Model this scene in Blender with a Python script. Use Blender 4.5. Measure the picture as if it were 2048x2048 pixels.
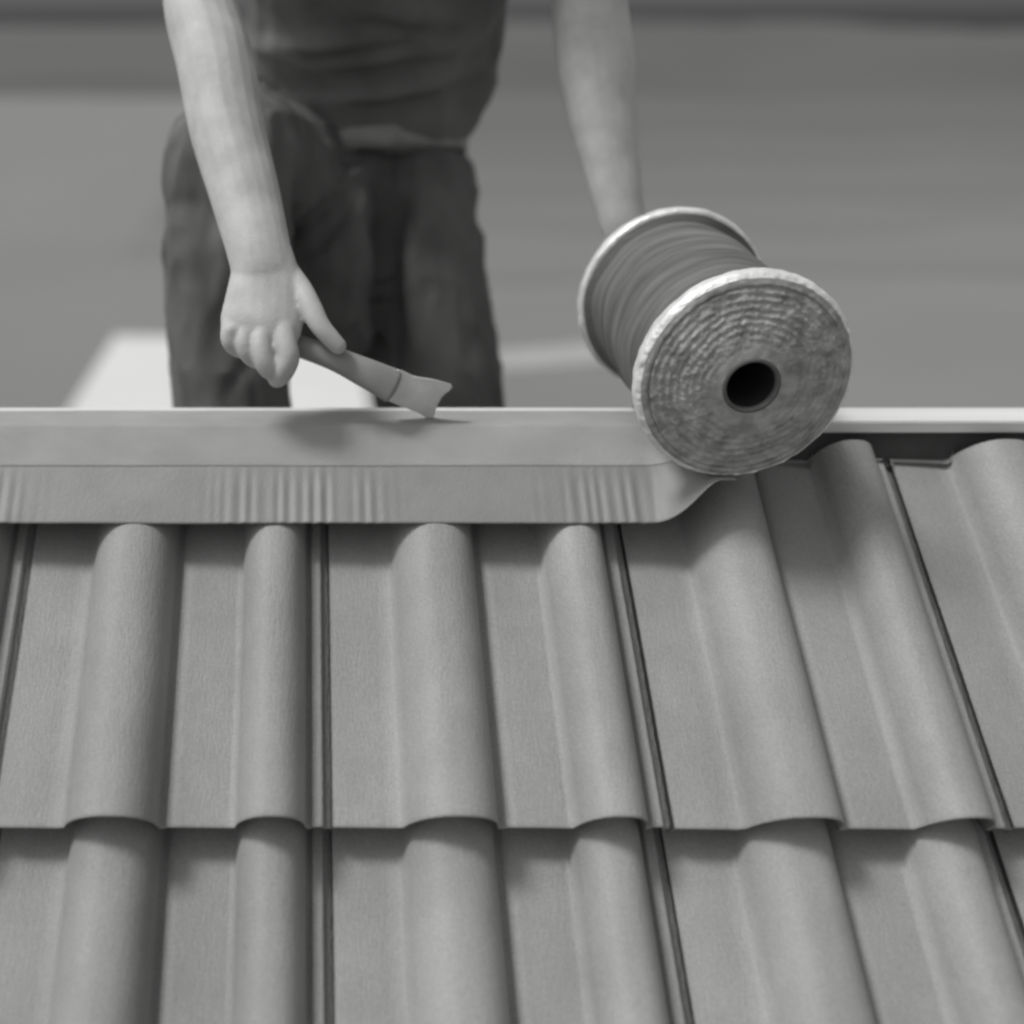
import bpy, bmesh, math, random
from mathutils import Vector, Matrix, noise
R = math.radians
random.seed(7)
for o in list(bpy.data.objects): bpy.data.objects.remove(o)
S = bpy.context.scene; C = S.collection

# ------------------------------------------------------------ camera, sky, sun, exposure
FPX, PX, PY = 2386.0, 610.0, 1024.0        # focal length and principal point in photo pixels
PITCH = R(22)
CAM = Vector((0, -1.199, 0.378))
FW = Vector((0, math.cos(PITCH), -math.sin(PITCH))); UP = Vector((0, math.sin(PITCH), math.cos(PITCH)))
cd = bpy.data.cameras.new('camera'); cam = bpy.data.objects.new('camera', cd); C.objects.link(cam)
cam.location = CAM; cam.rotation_euler = (R(90) - PITCH, 0, 0)
cd.sensor_width = 36; cd.lens = 36 * FPX / 2048
cd.shift_x = (1024 - PX) / 2048
cd.clip_start = 0.05; cd.clip_end = 3000
cd.dof.use_dof = True; cd.dof.focus_distance = 1.14; cd.dof.aperture_fstop = 1.7
S.camera = cam

SUN_EL, SUN_AZ = R(60), R(-97)             # azimuth from +Y towards +X: sun high on the left, a little behind the ridge
w = bpy.data.worlds.new('World'); S.world = w; w.use_nodes = True
nt = w.node_tree; bg = nt.nodes['Background']
sky = nt.nodes.new('ShaderNodeTexSky'); sky.sky_type = 'NISHITA'; sky.sun_disc = False
sky.sun_elevation = SUN_EL; sky.sun_rotation = SUN_AZ; sky.air_density = 1.6; sky.dust_density = 4
bw = nt.nodes.new('ShaderNodeRGBToBW')     # black-and-white film
nt.links.new(sky.outputs[0], bw.inputs[0]); nt.links.new(bw.outputs[0], bg.inputs[0]); bg.inputs[1].default_value = 0.13
ld = bpy.data.lights.new('sun', 'SUN'); ld.energy = 2.1; ld.angle = R(13); ld.color = (1, 0.995, 0.985)
sun = bpy.data.objects.new('sun', ld); C.objects.link(sun)
sd = Vector((math.sin(SUN_AZ) * math.cos(SUN_EL), math.cos(SUN_AZ) * math.cos(SUN_EL), math.sin(SUN_EL)))
sun.rotation_euler = sd.to_track_quat('Z', 'Y').to_euler()
S.view_settings.view_transform = 'Standard'; S.view_settings.look = 'None'
S.view_settings.gamma = 1; S.view_settings.exposure = -0.02
S.cycles.use_denoising = True
S.cycles.filter_width = 2.6                 # soft lens, low resolution original

def P(px, py, d):                          # point seen at a photo pixel, at a real depth from the lens
    return CAM + d * FW + Vector(((px - PX) / FPX * d, 0, 0)) + (PY - py) / FPX * d * UP

# ------------------------------------------------------------ helpers
def link(name, me, m, parent=None, smooth=True):
    o = bpy.data.objects.new(name, me); C.objects.link(o)
    if m and not me.materials: me.materials.append(m)
    if smooth: me.polygons.foreach_set('use_smooth', [True] * len(me.polygons))
    if parent: o.parent = parent
    return o
def mesh(vs, fs):
    me = bpy.data.meshes.new('m'); me.from_pydata([tuple(v) for v in vs], [], fs); me.update(); return me
def empty(name, loc=(0, 0, 0)):
    o = bpy.data.objects.new(name, None); C.objects.link(o); o.location = loc; o.empty_display_size = .1; return o
def tag(o, label=None, cat=None, group=None, kind=None):
    for k, v in (('label', label), ('category', cat), ('group', group), ('kind', kind)):
        if v: o[k] = v
    return o
def keep(o, parent):                       # parent without moving (parent is an un-rotated empty)
    o.parent = parent; o.location = o.location - parent.location
def box(x0, x1, y0, y1, z0, z1, bev=0):
    bm = bmesh.new(); bmesh.ops.create_cube(bm, size=1)
    for v in bm.verts:
        v.co = Vector((x0 + (v.co.x + .5) * (x1 - x0), y0 + (v.co.y + .5) * (y1 - y0), z0 + (v.co.z + .5) * (z1 - z0)))
    if bev: bmesh.ops.bevel(bm, geom=bm.edges[:], offset=bev, segments=2, affect='EDGES')
    me = bpy.data.meshes.new('m'); bm.to_mesh(me); bm.free(); return me

def mat(name, col, rough=.8, var=.12, scale=8, bump=0, bscale=200, metal=0, spec=.4, stretch=None, detail=5, coord='Object', sss=0):
    m = bpy.data.materials.new(name); m.use_nodes = True; n = m.node_tree.nodes; l = m.node_tree.links
    b = n['Principled BSDF']; b.inputs['Roughness'].default_value = rough; b.inputs['Metallic'].default_value = metal
    b.inputs['Specular IOR Level'].default_value = spec
    if sss:
        b.inputs['Subsurface Weight'].default_value = sss; b.inputs['Subsurface Scale'].default_value = .006
        b.inputs['Subsurface Radius'].default_value = (1, .9, .8)
    tc = n.new('ShaderNodeTexCoord'); mp = n.new('ShaderNodeMapping'); l.new(tc.outputs[coord], mp.inputs[0])
    if stretch: mp.inputs['Scale'].default_value = stretch
    t = n.new('ShaderNodeTexNoise'); t.inputs['Scale'].default_value = scale; t.inputs['Detail'].default_value = detail
    l.new(mp.outputs[0], t.inputs[0])
    cr = n.new('ShaderNodeMapRange'); cr.inputs[1].default_value = .3; cr.inputs[2].default_value = .7
    cr.inputs[3].default_value = 1 - var; cr.inputs[4].default_value = 1 + var; l.new(t.outputs[0], cr.inputs[0])
    mx = n.new('ShaderNodeVectorMath'); mx.operation = 'SCALE'
    c = col if isinstance(col, tuple) else (col, col, col * .985)
    mx.inputs[0].default_value = c; l.new(cr.outputs[0], mx.inputs['Scale']); l.new(mx.outputs[0], b.inputs['Base Color'])
    if bump:
        t2 = n.new('ShaderNodeTexNoise'); t2.inputs['Scale'].default_value = bscale; t2.inputs['Detail'].default_value = 4
        l.new(mp.outputs[0], t2.inputs[0])
        bp = n.new('ShaderNodeBump'); bp.inputs['Strength'].default_value = bump; bp.inputs['Distance'].default_value = .002
        l.new(t2.outputs[0], bp.inputs['Height']); l.new(bp.outputs[0], b.inputs['Normal'])
    return m

M = dict(
    tile=mat('tile_concrete', .275, .62, .11, 14, .35, 420, stretch=(1, .25, .25), detail=9),
    deck=mat('underlay_felt', .07, .95, .2, 20),
    batten=mat('planed_pine', .62, .7, .08, 10, .2, 60, stretch=(.15, 3, 3)),
    wall=mat('render_plaster', .6, .9, .05, 3, .2, 100),
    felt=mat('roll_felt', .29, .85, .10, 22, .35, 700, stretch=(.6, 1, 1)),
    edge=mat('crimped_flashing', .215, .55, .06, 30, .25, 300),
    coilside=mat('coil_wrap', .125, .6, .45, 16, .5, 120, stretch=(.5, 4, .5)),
    rim=mat('foil_rim', .74, .38, .18, 45, .5, 200, metal=.25, spec=.7),
    face=mat('coil_face', .32, .55, .38, 70, .35, 160, metal=.15, spec=.5),
    core=mat('cardboard_core', .10, .8, .15, 60),
    dark=mat('hole_shade_black', .012, .95, .1, 20),
    skin=mat('skin', .45, .5, .14, 32, .35, 520, spec=.35, sss=.15),
    trous=mat('work_trousers', .118, .9, .30, 7, .5, 900, detail=6),
    shirt=mat('work_shirt', .155, .9, .30, 9, .5, 900),
    belt=mat('belt_leather', .28, .6, .2, 30, .3, 200),
    boot=mat('boot_leather', .05, .6, .2, 30),
    hair=mat('hair', .04, .7, .3, 40),
    handle=mat('tool_handle', .24, .5, .10, 30, .1, 200),
    steel=mat('tool_steel', .80, .4, .12, 40, .1, 200, metal=.1),
    field=mat('dry_field', .175, .95, .06, .12, coord='Object'),
    road=mat('pale_track', .33, .9, .06, .5),
    yard=mat('concrete_yard', .56, .9, .03, .4),
    field_tone_a=mat('field_tone_a', .162, .95, .05, .05),
    field_tone_b=mat('field_tone_b', .148, .95, .05, .05),
    field_tone_c=mat('field_tone_c', .134, .95, .05, .05),
    field_tone_d=mat('field_tone_d', .121, .95, .05, .05),
    
    field_tone_e=mat('field_tone_far', .105, .95, .05, .08),
    hill=mat('far_hill', .085, .95, .18, .02),
)

tm = M['tile'].node_tree; nn_, ll_ = tm.nodes, tm.links
b_ = nn_['Principled BSDF']; src = b_.inputs['Base Color'].links[0].from_socket
oi = nn_.new('ShaderNodeObjectInfo'); mr = nn_.new('ShaderNodeMapRange'); mr.inputs[3].default_value = .92; mr.inputs[4].default_value = 1.05
ll_.new(oi.outputs['Random'], mr.inputs[0])
tc_ = nn_.new('ShaderNodeTexCoord'); sp = nn_.new('ShaderNodeTexNoise'); sp.inputs['Scale'].default_value = 420; sp.inputs['Detail'].default_value = 2
ll_.new(tc_.outputs['Object'], sp.inputs[0]); m2 = nn_.new('ShaderNodeMapRange'); m2.inputs[1].default_value = .35; m2.inputs[2].default_value = .65; m2.inputs[3].default_value = .91; m2.inputs[4].default_value = 1.07
ll_.new(sp.outputs[0], m2.inputs[0])
st = nn_.new('ShaderNodeTexNoise'); st.inputs['Scale'].default_value = 5; st.inputs['Detail'].default_value = 8; st.inputs['Roughness'].default_value = .7
ll_.new(tc_.outputs['Object'], st.inputs[0]); m3 = nn_.new('ShaderNodeMapRange'); m3.inputs[1].default_value = .3; m3.inputs[2].default_value = .6; m3.inputs[3].default_value = .82; m3.inputs[4].default_value = 1.03
ll_.new(st.outputs[0], m3.inputs[0])
for q in (mr, m2, m3):
    v_ = nn_.new('ShaderNodeVectorMath'); v_.operation = 'SCALE'; ll_.new(src, v_.inputs[0]); ll_.new(q.outputs[0], v_.inputs['Scale']); src = v_.outputs[0]
ll_.new(src, b_.inputs['Base Color'])

# ------------------------------------------------------------ ground, track, yard, hills
GZ = -6.5
def ground_sheet():
    vs, fs = [], []
    rs = [0, 5, 10, 18, 30, 45, 60, 80, 100, 130, 170, 230, 320, 450, 700, 1200]
    n = 64
    for i, r in enumerate(rs):
        for k in range(n):
            a = 2 * math.pi * k / n
            x, y = r * math.cos(a), r * math.sin(a)
            z = GZ + (0 if r < 430 else .012 * (r - 430) * (0.5 + noise.noise(Vector((x * .006, y * .006, 0)))))
            vs.append((x, y, z))
    for i in range(len(rs) - 1):
        for k in range(n):
            fs.append((i * n + k, i * n + (k + 1) % n, (i + 1) * n + (k + 1) % n, (i + 1) * n + k))
    return mesh(vs, fs)
g = link('ground', ground_sheet(), M['field']); tag(g, kind='structure')
def ribbon(pts, wd, z):
    vs, fs = [], []
    for i, p in enumerate(pts):
        a = Vector(pts[max(i - 1, 0)]); b = Vector(pts[min(i + 1, len(pts) - 1)]); t = (b - a).normalized(); nn = Vector((-t.y, t.x))
        for s in (1, -1): vs.append((p[0] + nn.x * wd / 2 * s, p[1] + nn.y * wd / 2 * s, z))
    fs = [(2 * i, 2 * i + 1, 2 * i + 3, 2 * i + 2) for i in range(len(pts) - 1)]
    return mesh(vs, fs)
tr = link('path', ribbon([(2.6, 24.6), (4, 24.8), (6, 25.3), (8, 26.2), (9.6, 28.5), (10.2, 33)], 1.5, GZ + .02), M['road']); tag(tr, kind='structure')
yd = link('pavement', mesh([(-4.6, 14, GZ + .012), (1.25, 14, GZ + .012), (1.25, 26.6, GZ + .012), (-4.6, 27.2, GZ + .012)], [(0, 1, 2, 3)]), M['yard']); tag(yd, kind='structure')
for nm, m_, y0, z_ in (('field', 'field_tone_a', 34, .03), ('field', 'field_tone_b', 42, .05), ('field', 'field_tone_c', 52, .07), ('field', 'field_tone_d', 66, .09), ('field', 'field_tone_e', 84, .11)):  # stacked sheets, each a step darker with distance, blending into a tone gradient
    vs, fs = [], []
    for i in range(60):
        x = -6 + i * 4; yy = y0 + 7 * noise.noise(Vector((x * .09, y0, 0))) + .35 * abs(i * 4 - 6 - 10) * .3 + .10 * max(0, 20 - x)
        vs += [(x, yy, GZ + z_), (x, 200, GZ + z_)]
    fs = [(2 * i, 2 * i + 2, 2 * i + 3, 2 * i + 1) for i in range(59)]
    o = link(nm, mesh(vs, fs), M[m_]); tag(o, kind='structure')
hv, hf = [], []
for j in range(12):
    for i in range(81):
        x = -600 + i * 15; t = j / 11
        y = 120 + t * 260
        z = GZ - .5 + math.sin(t * math.pi / 2) ** 1.3 * (9 + 4 * noise.noise(Vector((x * .008, 3, 0))) + 2 * noise.noise(Vector((x * .03, y * .02, 0))))
        hv.append((x, y, z))
for j in range(11):
    for i in range(80):
        a = j * 81 + i; hf.append((a, a + 1, a + 82, a + 81))
h = link('hills', mesh(hv, hf), M['hill']); tag(h, kind='structure')

# ------------------------------------------------------------ the roof
TH = R(40)
D = Vector((0, -math.cos(TH), -math.sin(TH))); N = Vector((0, -math.sin(TH), math.cos(TH)))
O = Vector((0, -.025, 0))
GAUGE, FRONT1, TILEX0 = .33, .410, .0245
def SL(x, s, n): return O + Vector((x, 0, 0)) + D * s + N * n
def bumpf(t, sk=.0):                       # rounded roll, t in 0..1
    if t < .5: return max(0.0, 1 - (1 - 2 * t) ** 2.3) ** .72
    return max(0.0, 1 - (2 * t - 1) ** 2.6) ** .55
def prof(u):                               # height of the tile's top face over u in 0..0.30
    h = 0
    if .063 < u < .147: h = .042 * bumpf((u - .063) / .084)
    elif .147 <= u < .152: h = -.0030
    elif .213 < u < .277: h = .041 * bumpf((u - .213) / .064)
    elif .277 <= u < .2815: h = -.0028
    elif .2815 <= u < .2915: h = .003
    elif .2915 <= u <= .30: h = -.0032
    elif u < .063: h = .0012 - .0032 * (u / .063) ** 1.5
    else: h = .0012 - .0032 * max(0, (u - .152) / .061) ** 1.5
    return h
US = sorted(set([0, .002, .01, .03, .046, .058] + [.063 + .084 * k / 22 for k in range(23)] + [.1472, .1518, .154, .165, .185, .207] +
        [.213 + .064 * k / 18 for k in range(19)] + [.2772, .2812, .2818, .284, .289, .2912, .2918, .2992]))
def tile_geo(x0, s0, s1, side, rows, wob=0, us=US, off=0):
    vs, fs = [], []
    L = s1 - s0
    if rows > 2: ss = [0, .02] + [L * k / rows for k in range(1, rows)] + [L - .006, L - .003, L - .0008, L, L, L]
    else: ss = [0, L - .002, L, L]
    nS, nU = len(ss), len(us)
    for j, s in enumerate(ss):
        lift = -.0485 + .034 * ((s0 + s) - (s1 - GAUGE)) / GAUGE
        for u in us:
            n = lift + prof(u) + wob * noise.noise(Vector((x0 * 31 + u * 14, s * 9, s1)))
            if rows > 2:
                if j == nS - 4: n -= .0004
                if j == nS - 3: n -= .0012
                if j == nS - 2: n -= .0045
                if j == nS - 1: n -= .0260
            elif j == nS - 1: n -= .015
            p = SL(x0 + u, s0 + s - (.027 if j == nS - 1 else .0008 if j == nS - 2 and rows > 2 else 0), n)
            if side < 0: p = Vector((p.x, -p.y, p.z))
            vs.append(p)
    for j in range(nS - 1):
        for i in range(nU - 1):
            a = off + j * nU + i; f = (a, a + nU, a + nU + 1, a + 1)
            fs.append(f if side > 0 else f[::-1])
    # side walls, so the tile has a body
    k = len(vs)
    for i in (0, nU - 1):
        b0 = len(vs)
        for j in range(nS - 1):
            nn = N if side > 0 else Vector((0, -N.y, N.z))
            vs.append(vs[j * nU + i] - nn * .012)
        for j in range(nS - 3 if rows > 2 else nS - 2):
            fs.append((off + j * nU + i, off + (j + 1) * nU + i, off + b0 + j + 1, off + b0 + j))
    return vs, fs

house = empty('house', (0, 0, GZ))
tag(house, 'roofed house in the foreground with grey concrete tiles and an open ridge', 'house')
EAVE = 4.6
def deckmesh():
    vs = []; x0, x1 = -5.2, 5.2
    for x in (x0, x1):
        for (s, n, sd_) in ((EAVE, -.075, 1), (.06, -.075, 1), (.06, -.075, -1), (EAVE, -.075, -1), (EAVE, -.14, -1), (.0, -.15, 1), (EAVE, -.14, 1)):
            p = SL(x, s, n); vs.append((p.x, p.y * sd_, p.z) if sd_ > 0 else (p.x, -p.y, p.z))
    fs = [(i, (i + 1) % 7, 7 + (i + 1) % 7, 7 + i) for i in range(7)] + [tuple(range(7))[::-1], tuple(range(7, 14))]
    return mesh(vs, fs)
roof = link('roof', deckmesh(), M['deck'], smooth=False); keep(roof, house)
wallv = []
e = SL(0, 4.1, -.16)
for x in (-4.9, 4.9):
    for (y, z) in ((e.y, GZ), (e.y, e.z), (0, -.30), (-e.y, e.z), (-e.y, GZ)): wallv.append((x, y, z))
wall = link('wall', mesh(wallv, [(0, 1, 2, 3, 4), (9, 8, 7, 6, 5), (0, 5, 6, 1), (3, 8, 9, 4)]), M['wall'], smooth=False); keep(wall, house)
bat = link('ridge_batten', box(-5.2, 5.2, -.002, .048, -.016, -.0030, .0015), M['batten'], smooth=False)
def under(o, par):                         # child of a child of the house: both sit at the house's origin offset
    o.parent = par; o.location = o.location
under(bat, roof)
rb = link('ridge_gap_fill', box(-5.2, 5.2, .006, .030, -.13, -.0155), M['deck'], smooth=False); under(rb, roof)  # added dark board, keeps the open gap under the batten dark
c0, c1 = -5, 5                             # the tiles in and near the frame are one mesh each
for side in (1, -1):
    for row in range(3):
        for c in range(c0, c1):
            x0 = TILEX0 + .30 * c
            s1 = FRONT1 + GAUGE * row + random.uniform(-.0015, .0015); s0 = .008 if row == 0 else s1 - .42
            vs, fs = tile_geo(x0 + random.uniform(-.0006, .0006), s0, s1, side, 9, wob=.0011)
            t = link('roof_tile', mesh(vs, fs), M['tile']); under(t, roof)
US2 = [0, .05, .056, .07, .09, .11, .13, .146, .15, .155, .207, .215, .235, .26, .276, .283, .299]
vs, fs = [], []
for side in (1, -1):
    for row in range(13):
        for c in range(-17, 16):
            if row < 3 and c0 <= c < c1: continue
            x0 = TILEX0 + .30 * c; s1 = FRONT1 + GAUGE * row; s0 = .045 if row == 0 else s1 - .42
            v, f = tile_geo(x0, s0, s1, side, 2, us=US2, off=len(vs)); vs += v; fs += f
t = link('roof_tile', mesh(vs, fs), M['tile']); under(t, roof); t['kind'] = 'stuff'

# ------------------------------------------------------------ the ridge roll: laid strip and coil
RX, RR = .406, .1020                       # coil axis x, outer radius
CN = Vector((RX + .0035, -.128, .0765)); CF = Vector((RX, .129, .1005))
rr = empty('ridge_roll', (RX, 0, 0))
tag(rr, 'ridge roll partly laid along the ridge, the rest a fat coil with dark hub', 'ridge roll')
def pleat(x):                              # where the flashing edge is crimped
    a = 0
    for cx, wd in ((-.005, .085), (.30, .06), (-.36, .08), (-.62, .08)):
        a = max(a, math.exp(-((x - cx) / wd) ** 4))
    return a
def strip_pt(x, w_):                       # w_: distance from the middle of the strip towards the camera, in m (sign = side)
    aw = abs(w_); sg = 1 if w_ > 0 else -1
    f = max(0, min(1, (x - .342) / (RX - .004 - .342))); f = f * f * (3 - 2 * f)
    if aw < .025: y, z = aw, 0
    else:
        s = aw - .025; ang = (TH + R(1.1)) * (1 - f)
        r0 = .004
        y, z = .025 + s * math.cos(ang), -s * math.sin(ang)
        lo = max(0, (s - .045) / .07)
        if s > .04:
            ph = math.sin(x * 2 * math.pi / .0125 + 2.2 * noise.noise(Vector((x * 45, 7, 0)))) * (.55 + 1.1 * noise.noise(Vector((x * 38, 1, 0))))
            n_ = .0011 * min(1, lo * 2) * ph * pleat(x) * (1 - f) + .0012 * lo * noise.noise(Vector((x * 18, s * 30, 4)))
            y += n_ * math.sin(ang); z += n_ * math.cos(ang)
        z += .0009 * noise.noise(Vector((x * 7, s * 20, 2)))
    z += (-.0245) * f * (1 if aw > .0 else 1) * min(1, aw / .12) if w_ > 0 else 0
    return Vector((x, -sg * y * (1 - .11 * f), z + .0005))
def strip_mesh(wa, wb, nw, th, x0=-5.0, lift=0):
    xs = [x0 + (-.75 - x0) * k / 60 for k in range(60)] + [-.75 + (RX + .010 + .75) * k / 720 for k in range(721)]
    ws = [wa + (wb - wa) * k / nw for k in range(nw + 1)]
    vs, fs = [], []
    for layer in (0, 1):
        for x in xs:
            for q in ws:
                p = strip_pt(x, q); nrm = Vector((0, 0, 1)) if abs(q) < .025 else Vector((0, N.y * (1 if q > 0 else -1), N.z))
                vs.append(p + nrm * (lift - th * layer))
    n1 = len(ws); n0 = len(xs) * n1
    for i in range(len(xs) - 1):
        for j in range(n1 - 1):
            a = i * n1 + j; fs.append((a, a + 1, a + n1 + 1, a + n1)); fs.append((n0 + a, n0 + a + n1, n0 + a + n1 + 1, n0 + a + 1))
        for j in (0, n1 - 1):
            a = i * n1 + j; fs.append((a, a + n1, n0 + a + n1, n0 + a))
    for i in (0, len(xs) - 1):
        for j in range(n1 - 1):
            a = i * n1 + j; fs.append((a, a + 1, n0 + a + 1, n0 + a))
    me = mesh(vs, fs); bm = bmesh.new(); bm.from_mesh(me); bmesh.ops.recalc_face_normals(bm, faces=bm.faces); bm.to_mesh(me); bm.free()
    return me
o = link('laid_strip', strip_mesh(-.074, .074, 52, .0004, lift=.0002), M['felt']); keep(o, rr)
o = link('flashing_edge', strip_mesh(.070, .138, 26, .0012), M['edge']); keep(o, rr)
o = link('flashing_edge', strip_mesh(-.138, -.070, 26, .0012), M['edge']); keep(o, rr)

# coil
ax = (CN - CF).normalized(); LEN = (CN - CF).length
e1 = Vector((1, 0, 0)); e1 = (e1 - ax * e1.dot(ax)).normalized(); e2 = ax.cross(e1)     # e2 roughly up or down
def lathe(profile, nseg=220, disp=None, close=False):
    vs, fs = [], []
    for (t, r) in profile:
        for k in range(nseg):
            a = 2 * math.pi * k / nseg
            tt, r2 = (t, r) if disp is None else disp(t, r, a)
            vs.append(CF + ax * tt + (e1 * math.cos(a) + e2 * math.sin(a)) * r2)
    for j in range(len(profile) - 1):
        for k in range(nseg):
            a = j * nseg + k; b = j * nseg + (k + 1) % nseg; fs.append((a, b, b + nseg, a + nseg))
    me = mesh(vs, fs); bm = bmesh.new(); bm.from_mesh(me); bmesh.ops.recalc_face_normals(bm, faces=bm.faces); bm.to_mesh(me); bm.free()
    return me
def dbody(t, r, a):
    q = Vector((math.cos(a) * 2, math.sin(a) * 2, t * 22))
    return t, r + .0022 * noise.noise(q) + .0012 * noise.noise(Vector((t * 90, math.cos(a), math.sin(a))))
w1, w2 = .016, LEN - .020
body = [(w1, .030), (w1 - .002, RR - .004), (w1 + .0015, RR - .0045)] + [(w1 + (w2 - w1) * k / 40, RR - .0125) for k in range(41)] + [(w2, .030)]
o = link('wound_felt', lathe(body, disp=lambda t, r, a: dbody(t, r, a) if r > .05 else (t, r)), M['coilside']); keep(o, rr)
def dface(t, r, a):
    c, s = math.cos(a), math.sin(a)
    k = min(1, max(0, (r - .03) / .03))
    if r > RR - .011: k *= max(0, (RR - .0054 - r) / .0056); j = 0
    j = .0012 * noise.noise(Vector((c * r * 150, s * r * 150, 1))) * k + .0013 * k * noise.noise(Vector((c * r * 330, s * r * 330, 2)))
    wv = .00065 * math.sin(r * 2 * math.pi / 0.0068 - a + 2.5 * noise.noise(Vector((c * 1.5, s * 1.5, 3)))) * k * (.8 + noise.noise(Vector((c * 3, s * 3, r * 60))))   # windings
    return t + j + wv, r
def drim(t, r, a):
    c, s = math.cos(a), math.sin(a)
    k = min(1, max(0, (RR - r) / .006)) * max(0, 1 - max(0, RR - .0040 - r) / .0012) if t > .1 else .2
    q = .0022 * k * noise.noise(Vector((c * 17, s * 17, r * 160))) + .0010 * k * noise.noise(Vector((c * 40, s * 40, r * 260)))
    return t + q + .0005 * noise.noise(Vector((c * 14, s * 14, t * 200))), r + .0009 * noise.noise(Vector((c * 9, s * 9, t * 120))) + q * .5
arc = lambda q: (LEN - .011 + .010 * math.sin(q), RR - .013 * (1 - math.cos(q)))
rimN = [(LEN - .021, .070), (LEN - .021, RR - .004), (LEN - .019, RR - .001), (LEN - .016, RR), (LEN - .011, RR)] + [arc(R(k)) for k in (8, 16, 24, 32, 40, 48, 54)]
o = link('foil_rim', lathe(rimN, disp=drim, nseg=320), M['rim']); keep(o, rr)
faceN = [arc(R(k)) for k in (54, 60, 66, 72, 78, 86)] + [(LEN - .0020 + .015 * ((RR - .011 - r) / .065) ** .9, r) for r in [RR - .0115 - k * (RR - .0115 - .0265) / 70 for k in range(71)]]
o = link('coil_face', lathe(faceN, disp=dface, nseg=300), M['face']); keep(o, rr)
rimF = [(.016, RR - .008), (.017, RR - .003), (.015, RR - .0004), (.010, RR), (.004, RR), (.002, RR - .0012), (0, RR - .004), (0, .030)]
o = link('foil_rim', lathe(rimF, disp=drim), M['rim']); keep(o, rr)
coreP = [(.01, .0225), (LEN + .012, .0225), (LEN + .0145, .0235), (LEN + .0145, .0262), (LEN + .002, .0268), (.01, .0268), (.01, .0225)]
o = link('cardboard_core', lathe(coreP, 64), M['core']); keep(o, rr)
o = link('hole_shade', lathe([(.02, .0005), (.02, .0222), (LEN + .009, .0222), (LEN + .009, .0219), (.022, .0219), (.022, .0005)], 48), M['dark']); keep(o, rr)  # near-black lining paints the shade inside the hub hole

# ------------------------------------------------------------ the roofer
def catmull(ps, n):
    out = []
    q = [ps[0]] + list(ps) + [ps[-1]]
    for i in range(1, len(q) - 2):
        for k in range(n):
            t = k / n; a, b, c, d = q[i - 1], q[i], q[i + 1], q[i + 2]
            out.append([.5 * (2 * b[j] + (c[j] - a[j]) * t + (2 * a[j] - 5 * b[j] + 4 * c[j] - d[j]) * t * t + (3 * b[j] - a[j] - 3 * c[j] + d[j]) * t ** 3) for j in range(len(b))])
    out.append(list(ps[-1])); return out
def tube(bm, joints, side=(1, 0, 0), n=8, seg=20, flat=False):
    """joints: (point, half width along side, half depth); a closed tapered limb"""
    ps = catmull([tuple(p) + (a, b) for p, a, b in joints], n)
    pts = [Vector(p[:3]) for p in ps]
    rings = []
    def ring(c, t, a, b):
        s = Vector(side); s = (s - t * s.dot(t)).normalized(); u = t.cross(s)
        return [bm.verts.new(c + s * a * math.cos(2 * math.pi * k / seg) + u * b * math.sin(2 * math.pi * k / seg)) for k in range(seg)]
    m = len(pts)
    for i in range(m):
        t = (pts[min(i + 1, m - 1)] - pts[max(i - 1, 0)]).normalized(); a, b = max(ps[i][3], .001), max(ps[i][4], .001)
        if i == 0 and not flat:
            for k in (.98, .85, .6, .3): rings.append(ring(pts[0] - t * min(a, b) * k, t, a * math.sqrt(1 - k * k), b * math.sqrt(1 - k * k)))
        rings.append(ring(pts[i], t, a, b))
        if i == m - 1:
            for k in (.3, .6, .85, .98): rings.append(ring(pts[-1] + t * min(a, b) * k, t, a * math.sqrt(1 - k * k), b * math.sqrt(1 - k * k)))
    for i in range(len(rings) - 1):
        for k in range(seg): bm.faces.new((rings[i][k], rings[i][(k + 1) % seg], rings[i + 1][(k + 1) % seg], rings[i + 1][k]))
    bm.faces.new(rings[0][::-1]); bm.faces.new(rings[-1])
def ell(bm, c, r, rot=None):
    m = Matrix.Translation(c) @ (rot.to_4x4() if rot else Matrix.Identity(4)) @ Matrix.Diagonal((r[0], r[1], r[2], 1))
    bmesh.ops.create_uvsphere(bm, u_segments=24, v_segments=16, radius=1, matrix=m)
def fuse(bm, voxel, smooth):               # one continuous surface out of the overlapping limbs
    bmesh.ops.recalc_face_normals(bm, faces=bm.faces)
    me = bpy.data.meshes.new('m'); bm.to_mesh(me); bm.free()
    o = bpy.data.objects.new('tmp', me); C.objects.link(o)
    r = o.modifiers.new('r', 'REMESH'); r.mode = 'VOXEL'; r.voxel_size = voxel; r.use_smooth_shade = True
    s = o.modifiers.new('s', 'SMOOTH'); s.iterations = smooth; s.factor = .5
    dg = bpy.context.evaluated_depsgraph_get(); me2 = bpy.data.meshes.new_from_object(o.evaluated_get(dg))
    bpy.data.objects.remove(o); return me2
def cloth(me, amp, f, st=(1, 1, 1), extra=None):
    me.update()
    nr = [v.normal.copy() for v in me.vertices]
    for v, nn in zip(me.vertices, nr):
        c = v.co
        q = Vector((c.x * st[0], c.y * st[1], c.z * st[2])) * f
        d = (1 - abs(noise.noise(q)) * 2.6) * .6 + noise.noise(q * 2.3 + Vector((5, 1, 2))) * .35
        k = amp * d
        if extra: k += extra(c)
        v.co = c + nn * k
    me.update(); return me

person = empty('person', (.12, .55, -.42))
tag(person, 'person in dark trousers behind the ridge, bare arms reaching down to tool and roll', 'person')

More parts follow.
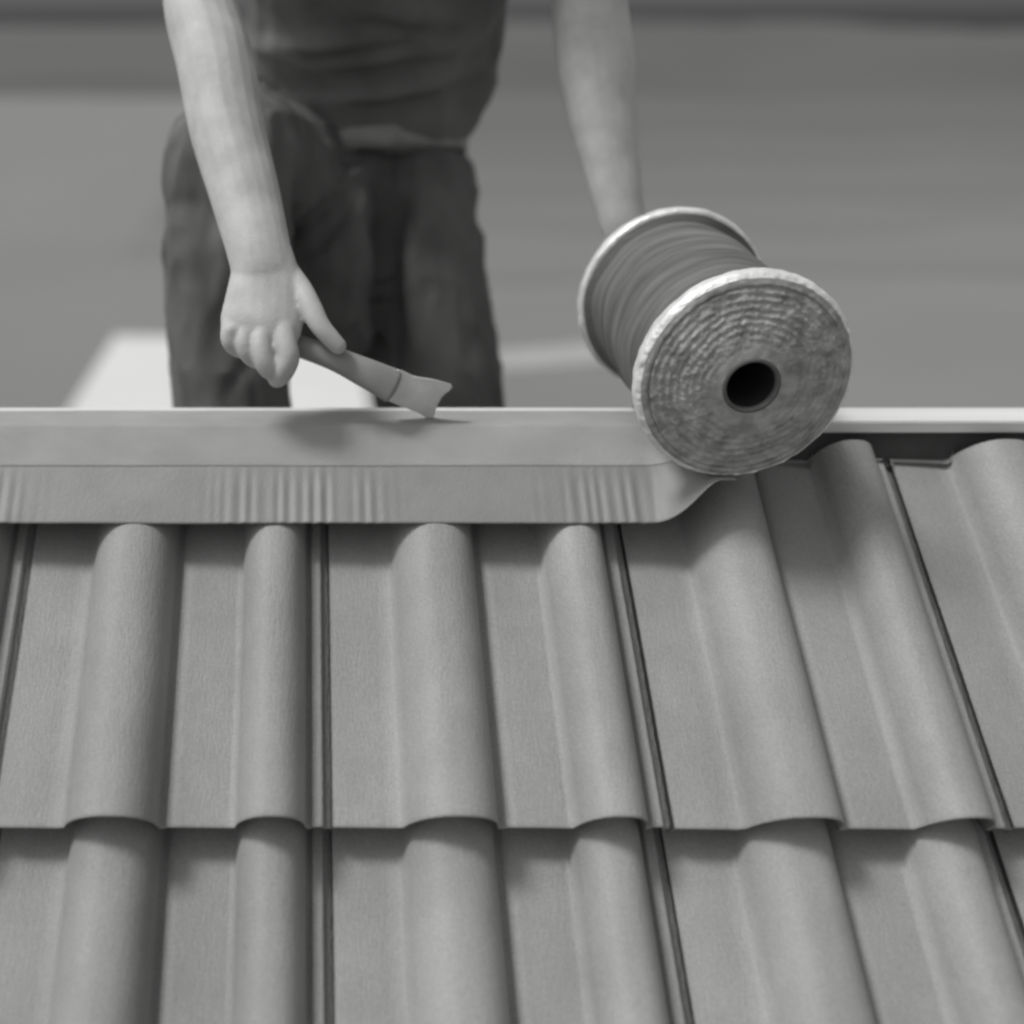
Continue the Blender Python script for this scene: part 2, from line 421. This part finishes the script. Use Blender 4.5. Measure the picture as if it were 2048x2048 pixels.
# body: torso, head, arms and hands in one skin
bm = bmesh.new()
WA = Vector((.095, .66, .27)); CH = Vector((.098, .44, .57)); NK = Vector((.10, .34, .72))
tube(bm, [(Vector((.095, .68, .16)), .12, .08), (WA, .115, .075), (CH, .14, .09), (Vector((.10, .36, .67)), .11, .07), (NK, .055, .055), (Vector((.10, .27, .79)), .052, .055)])
HD = Vector((.10, .215, .865))
ell(bm, HD, (.074, .092, .108), Matrix.Rotation(R(38), 3, 'X'))
ell(bm, HD + Vector((0, -.055, -.055)), (.05, .045, .05))             # jaw
ell(bm, HD + Vector((0, -.098, -.028)), (.012, .018, .022))           # nose
for s in (-1, 1):
    ell(bm, HD + Vector((s * .075, .005, -.01)), (.010, .018, .030))  # ears
    ell(bm, HD + Vector((s * .030, -.080, .003)), (.016, .010, .007)) # brows
ell(bm, HD + Vector((0, -.088, -.070)), (.022, .012, .007))           # mouth
# right arm (left in the picture)
SR, SLf = Vector((-.075, .37, .665)), Vector((.275, .39, .675))
ER = P(400, -25, 1.30)
WR = P(522, 520, 1.205)
tube(bm, [(Vector((.02, .39, .66)), .06, .06), (SR, .058, .06), (SR.lerp(ER, .5), .047, .050), (ER, .041, .042), (P(432, 130, 1.275), .042, .043), (P(455, 260, 1.255), .040, .040), (P(490, 390, 1.23), .0365, .032), (WR, .0325, .023), (P(530, 580, 1.203), .034, .017)], n=8)
hd = 1.195
# palm: broad back of the hand
tube(bm, [(P(512, 470, 1.210), .029, .018), (P(526, 520, 1.205), .032, .0195), (P(530, 565, 1.201), .037, .0185), (P(528, 610, 1.197), .0405, .0185), (P(522, 650, 1.193), .0415, .0175), (P(514, 684, 1.191), .037, .013)], n=6)
def fing(pts, r0, r1):
    m = len(pts); tube(bm, [(P(*p), r0 + (r1 - r0) * i / (m - 1), r0 + (r1 - r0) * i / (m - 1)) for i, p in enumerate(pts)], n=5, seg=14)
fing([(464, 640, 1.193), (459, 676, 1.187), (470, 695, 1.192), (494, 702, 1.204), (516, 690, 1.216)], .0100, .0076)     # little finger
fing([(493, 645, 1.192), (488, 684, 1.184), (500, 712, 1.187), (522, 722, 1.199), (544, 708, 1.213)], .0106, .0080)     # ring
fing([(526, 648, 1.191), (522, 692, 1.182), (532, 730, 1.184), (550, 742, 1.196), (572, 724, 1.210)], .0122, .0095)     # middle
fing([(562, 640, 1.193), (570, 684, 1.183), (577, 716, 1.181), (566, 745, 1.187), (554, 757, 1.198)], .0128, .0098)      # index, pointing down along the tool
fing([(572, 548, 1.209), (600, 582, 1.200), (622, 618, 1.190), (642, 654, 1.186), (676, 692, 1.190)], .0150, .0088)       # thumb
for kx, ky in ((463, 664), (491, 668), (524, 668), (566, 656)):     # knuckles
    ell(bm, P(kx, ky, 1.184), (.0085, .0075, .0085))
for kx, ky in ((500, 640), (528, 640), (560, 632)):                 # tendons on the back of the hand
    tube(bm, [(P(520 + (kx - 520) * .4, 560, 1.188), .004, .004), (P(kx, ky + 24, 1.181), .0045, .0045)], n=3, seg=10)
# left arm (right in the picture), hand behind the coil
EL = P(1165, -90, 1.44)
WL = P(1243, 432, 1.40)
tube(bm, [(Vector((.18, .40, .67)), .06, .06), (SLf, .058, .06), (SLf.lerp(EL, .5), .048, .050), (EL, .043, .043), (P(1188, 100, 1.425), .046, .043), (P(1203, 220, 1.415), .041, .038), (P(1224, 340, 1.405), .033, .030), (WL, .028, .024), (P(1262, 480, 1.40), .030, .018)], n=8)
tube(bm, [(P(1255, 460, 1.402), .030, .018), (P(1275, 520, 1.40), .040, .017), (P(1295, 580, 1.40), .040, .015)], n=6)
for i, (dx, ln) in enumerate(((-34, 70), (-12, 85), (12, 88), (34, 76))):
    x, y = 1300 + dx, 590 - dx * .3
    fing([(x - 8, y - 15, 1.398), (x + 4, y + 20, 1.392), (x + 12, y + ln * .6, 1.375), (x + 18, y + ln, 1.362)], .0098, .0075)
fing([(1285, 500, 1.40), (1325, 530, 1.385), (1352, 560, 1.372)], .0125, .009)
o = link('body', fuse(bm, .0020, 4), M['skin']); keep(o, person)

# trousers: right leg stepped up (knee high at the left), left leg straight down the far slope
bm = bmesh.new()
tube(bm, [(P(722, 262, 1.80), .142, .10), (P(722, 340, 1.80), .150, .11), (P(735, 430, 1.79), .145, .11), (P(780, 480, 1.79), .12, .09)])
KR = P(466, 318, 1.50)
tube(bm, [(P(640, 380, 1.78), .100, .10), (P(550, 340, 1.66), .085, .090), (KR, .080, .082), (P(455, 420, 1.50), .077, .080), (P(454, 560, 1.52), .077, .08), (P(458, 700, 1.54), .075, .08), (P(463, 800, 1.55), .072, .08), (P(478, 880, 1.56), .068, .08)], n=10)
tube(bm, [(P(830, 380, 1.79), .088, .10), (P(842, 520, 1.78), .092, .10), (P(862, 700, 1.78), .096, .10), (P(876, 830, 1.79), .098, .095), (P(890, 1050, 1.82), .08, .085), (P(900, 1480, 1.98), .06, .07)], n=10)
tube(bm, [(P(660, 380, 1.77), .10, .10), (P(655, 500, 1.70), .080, .080), (P(668, 590, 1.69), .074, .070), (P(684, 650, 1.70), .062, .05)], n=10)
tube(bm, [(P(520, 580, 1.72), .06, .05), (P(640, 640, 1.77), .055, .052), (P(770, 660, 1.80), .06, .05)], side=(0, 0, 1))
tube(bm, [(P(785, 640, 1.82), .05, .04), (P(805, 760, 1.83), .045, .04), (P(800, 880, 1.84), .05, .04)])
def creases(c):
    if c.y > .72: return 0
    v = -.026 * math.exp(-((c.x - .120) / .022) ** 2) * (1 if c.z < .2 else math.exp(-((c.z - .2) / .03) ** 2))
    # soft folds running from the crotch to the knee and round the thigh
    for (x0, z0, dx, dz, wd, am) in ((.03, .17, .06, .03, .010, .008), (.02, .11, .05, .05, .009, -.009), (.06, .03, .02, .08, .012, .008), (.16, .10, .01, .10, .014, .008), (.20, .02, -.01, .08, .010, -.006), (.16, .20, .07, -.01, .010, .008), (.06, .21, .05, .0, .009, -.008), (-.10, .10, .02, .07, .010, .005), (-.07, .0, .03, .04, .010, -.005)):
        L = math.hypot(dx, dz); ux, uz = dx / L, dz / L; px, pz = c.x - x0, c.z - z0
        a = px * ux + pz * uz; b = -px * uz + pz * ux
        v += am * math.exp(-(b / wd) ** 2 - (a / (L * .8)) ** 2)
    return v
o = link('trousers', cloth(fuse(bm, .005, 3), .009, 19, (1.1, 1, .6), creases), M['trous']); keep(o, person)
# shirt hanging over the waist, short sleeves
bm = bmesh.new()
tube(bm, [(P(725, 232, 1.77), .157, .124), (P(727, 222, 1.765), .153, .120), (P(736, 195, 1.75), .156, .118), (P(752, 150, 1.73), .172, .118), (P(752, 110, 1.72), .178, .118), (Vector((.097, .50, .50)), .172, .120), (Vector((.10, .40, .63)), .165, .10), (Vector((.10, .35, .69)), .08, .07)], n=8, flat=True)
for a, b in ((SR, ER), (SLf, EL)):
    tube(bm, [(Vector((.10, .40, .65)), .075, .075), (a, .074, .074), (a.lerp(b, .42), .064, .066)], n=6)
def hem(c):
    v = 0
    for (z0, sl, xc, xw, am) in ((.300, .16, .115, .07, .014), (.345, .12, .09, .06, .014), (.322, .14, .15, .07, -.012), (.372, .1, .05, .08, .012), (.40, -.1, .14, .06, .012)):
        v += am * math.exp(-((c.z - z0 - sl * (c.x - .1)) / .012) ** 2 - ((c.x - xc) / xw) ** 2)
    return v
o = link('shirt', cloth(fuse(bm, .005, 3), .008, 10, (.8, 1, 1.3), hem), M['shirt']); keep(o, person)
# belt
vs, fs = [], []; nb = 72
bc = P(722, 303, 1.785)
for k in range(nb):
    a = 2 * math.pi * k / nb
    for (dr, dz) in ((0, -.016), (.006, -.014), (.006, .014), (0, .016)):
        vs.append(bc + Vector(((.153 + dr) * math.cos(a), (.113 + dr) * math.sin(a), dz + .012 * math.cos(a) - .03 * math.sin(a))))
for k in range(nb):
    for j in range(4): fs.append((k * 4 + j, ((k + 1) % nb) * 4 + j, ((k + 1) % nb) * 4 + (j + 1) % 4, k * 4 + (j + 1) % 4))
o = link('belt', mesh(vs, fs), M['belt']); keep(o, person)
# boots and hair (hidden by the ridge and above the frame, but there)
f1 = P(482, 905, 1.57)
for f in (f1, P(902, 1530, 2.0)):
    bm = bmesh.new()
    zt = lambda y: -(y - .025) * math.tan(TH)
    hl = Vector((f.x, f.y + .04, zt(f.y + .04) + .045)); toe = Vector((f.x - .01, f.y - .12, zt(f.y - .12) + .04))
    tube(bm, [(Vector((f.x, f.y + .02, hl.z + .13)), .055, .06), (hl, .05, .055), (hl.lerp(toe, .5), .05, .045), (toe, .045, .032)])
    o = link('boot', fuse(bm, .005, 3), M['boot']); keep(o, person)
bm = bmesh.new(); ell(bm, HD + Vector((0, .022, .022)), (.083, .095, .108), Matrix.Rotation(R(38), 3, 'X'))
o = link('hair', cloth(fuse(bm, .004, 2), .004, 40), M['hair']); keep(o, person)

# ------------------------------------------------------------ flat-bladed tool in the right hand
tool = empty('hand_tool', P(862, 838, 1.25))
tag(tool, 'pale flat-bladed hand tool gripped in the fist, its flared tip touching the ridge strip', 'hand tool')
bm = bmesh.new()
tube(bm, [(P(480, 660, 1.214), .011, .009), (P(560, 680, 1.210), .011, .010), (P(660, 714, 1.206), .0120, .0095), (P(730, 745, 1.205), .0150, .0085), (P(786, 772, 1.206), .0180, .0050)], side=(0, .4, 1), n=8)
me = bpy.data.meshes.new('m'); bmesh.ops.recalc_face_normals(bm, faces=bm.faces); bm.to_mesh(me); bm.free()
o = link('handle', me, M['handle']); keep(o, tool)
out = [(772, 742), (800, 738), (828, 752), (868, 758), (906, 769), (902, 780), (886, 790), (874, 812), (866, 838), (856, 838), (838, 826), (800, 812), (772, 800)]
bm = bmesh.new()
fr = [bm.verts.new(P(x, y, 1.2015 + (y - 740) * .00048)) for x, y in out]; bk = [bm.verts.new(P(x, y, 1.2075 + (y - 740) * .00048)) for x, y in out]
bm.faces.new(fr); bm.faces.new(bk[::-1])
for i in range(len(out)):
    j = (i + 1) % len(out); bm.faces.new((fr[i], bk[i], bk[j], fr[j]))
bmesh.ops.recalc_face_normals(bm, faces=bm.faces)
bmesh.ops.bevel(bm, geom=bm.edges[:], offset=.0018, segments=2, affect='EDGES')
me = bpy.data.meshes.new('m'); bm.to_mesh(me); bm.free()
o = link('blade', me, M['steel'], smooth=False); keep(o, tool)
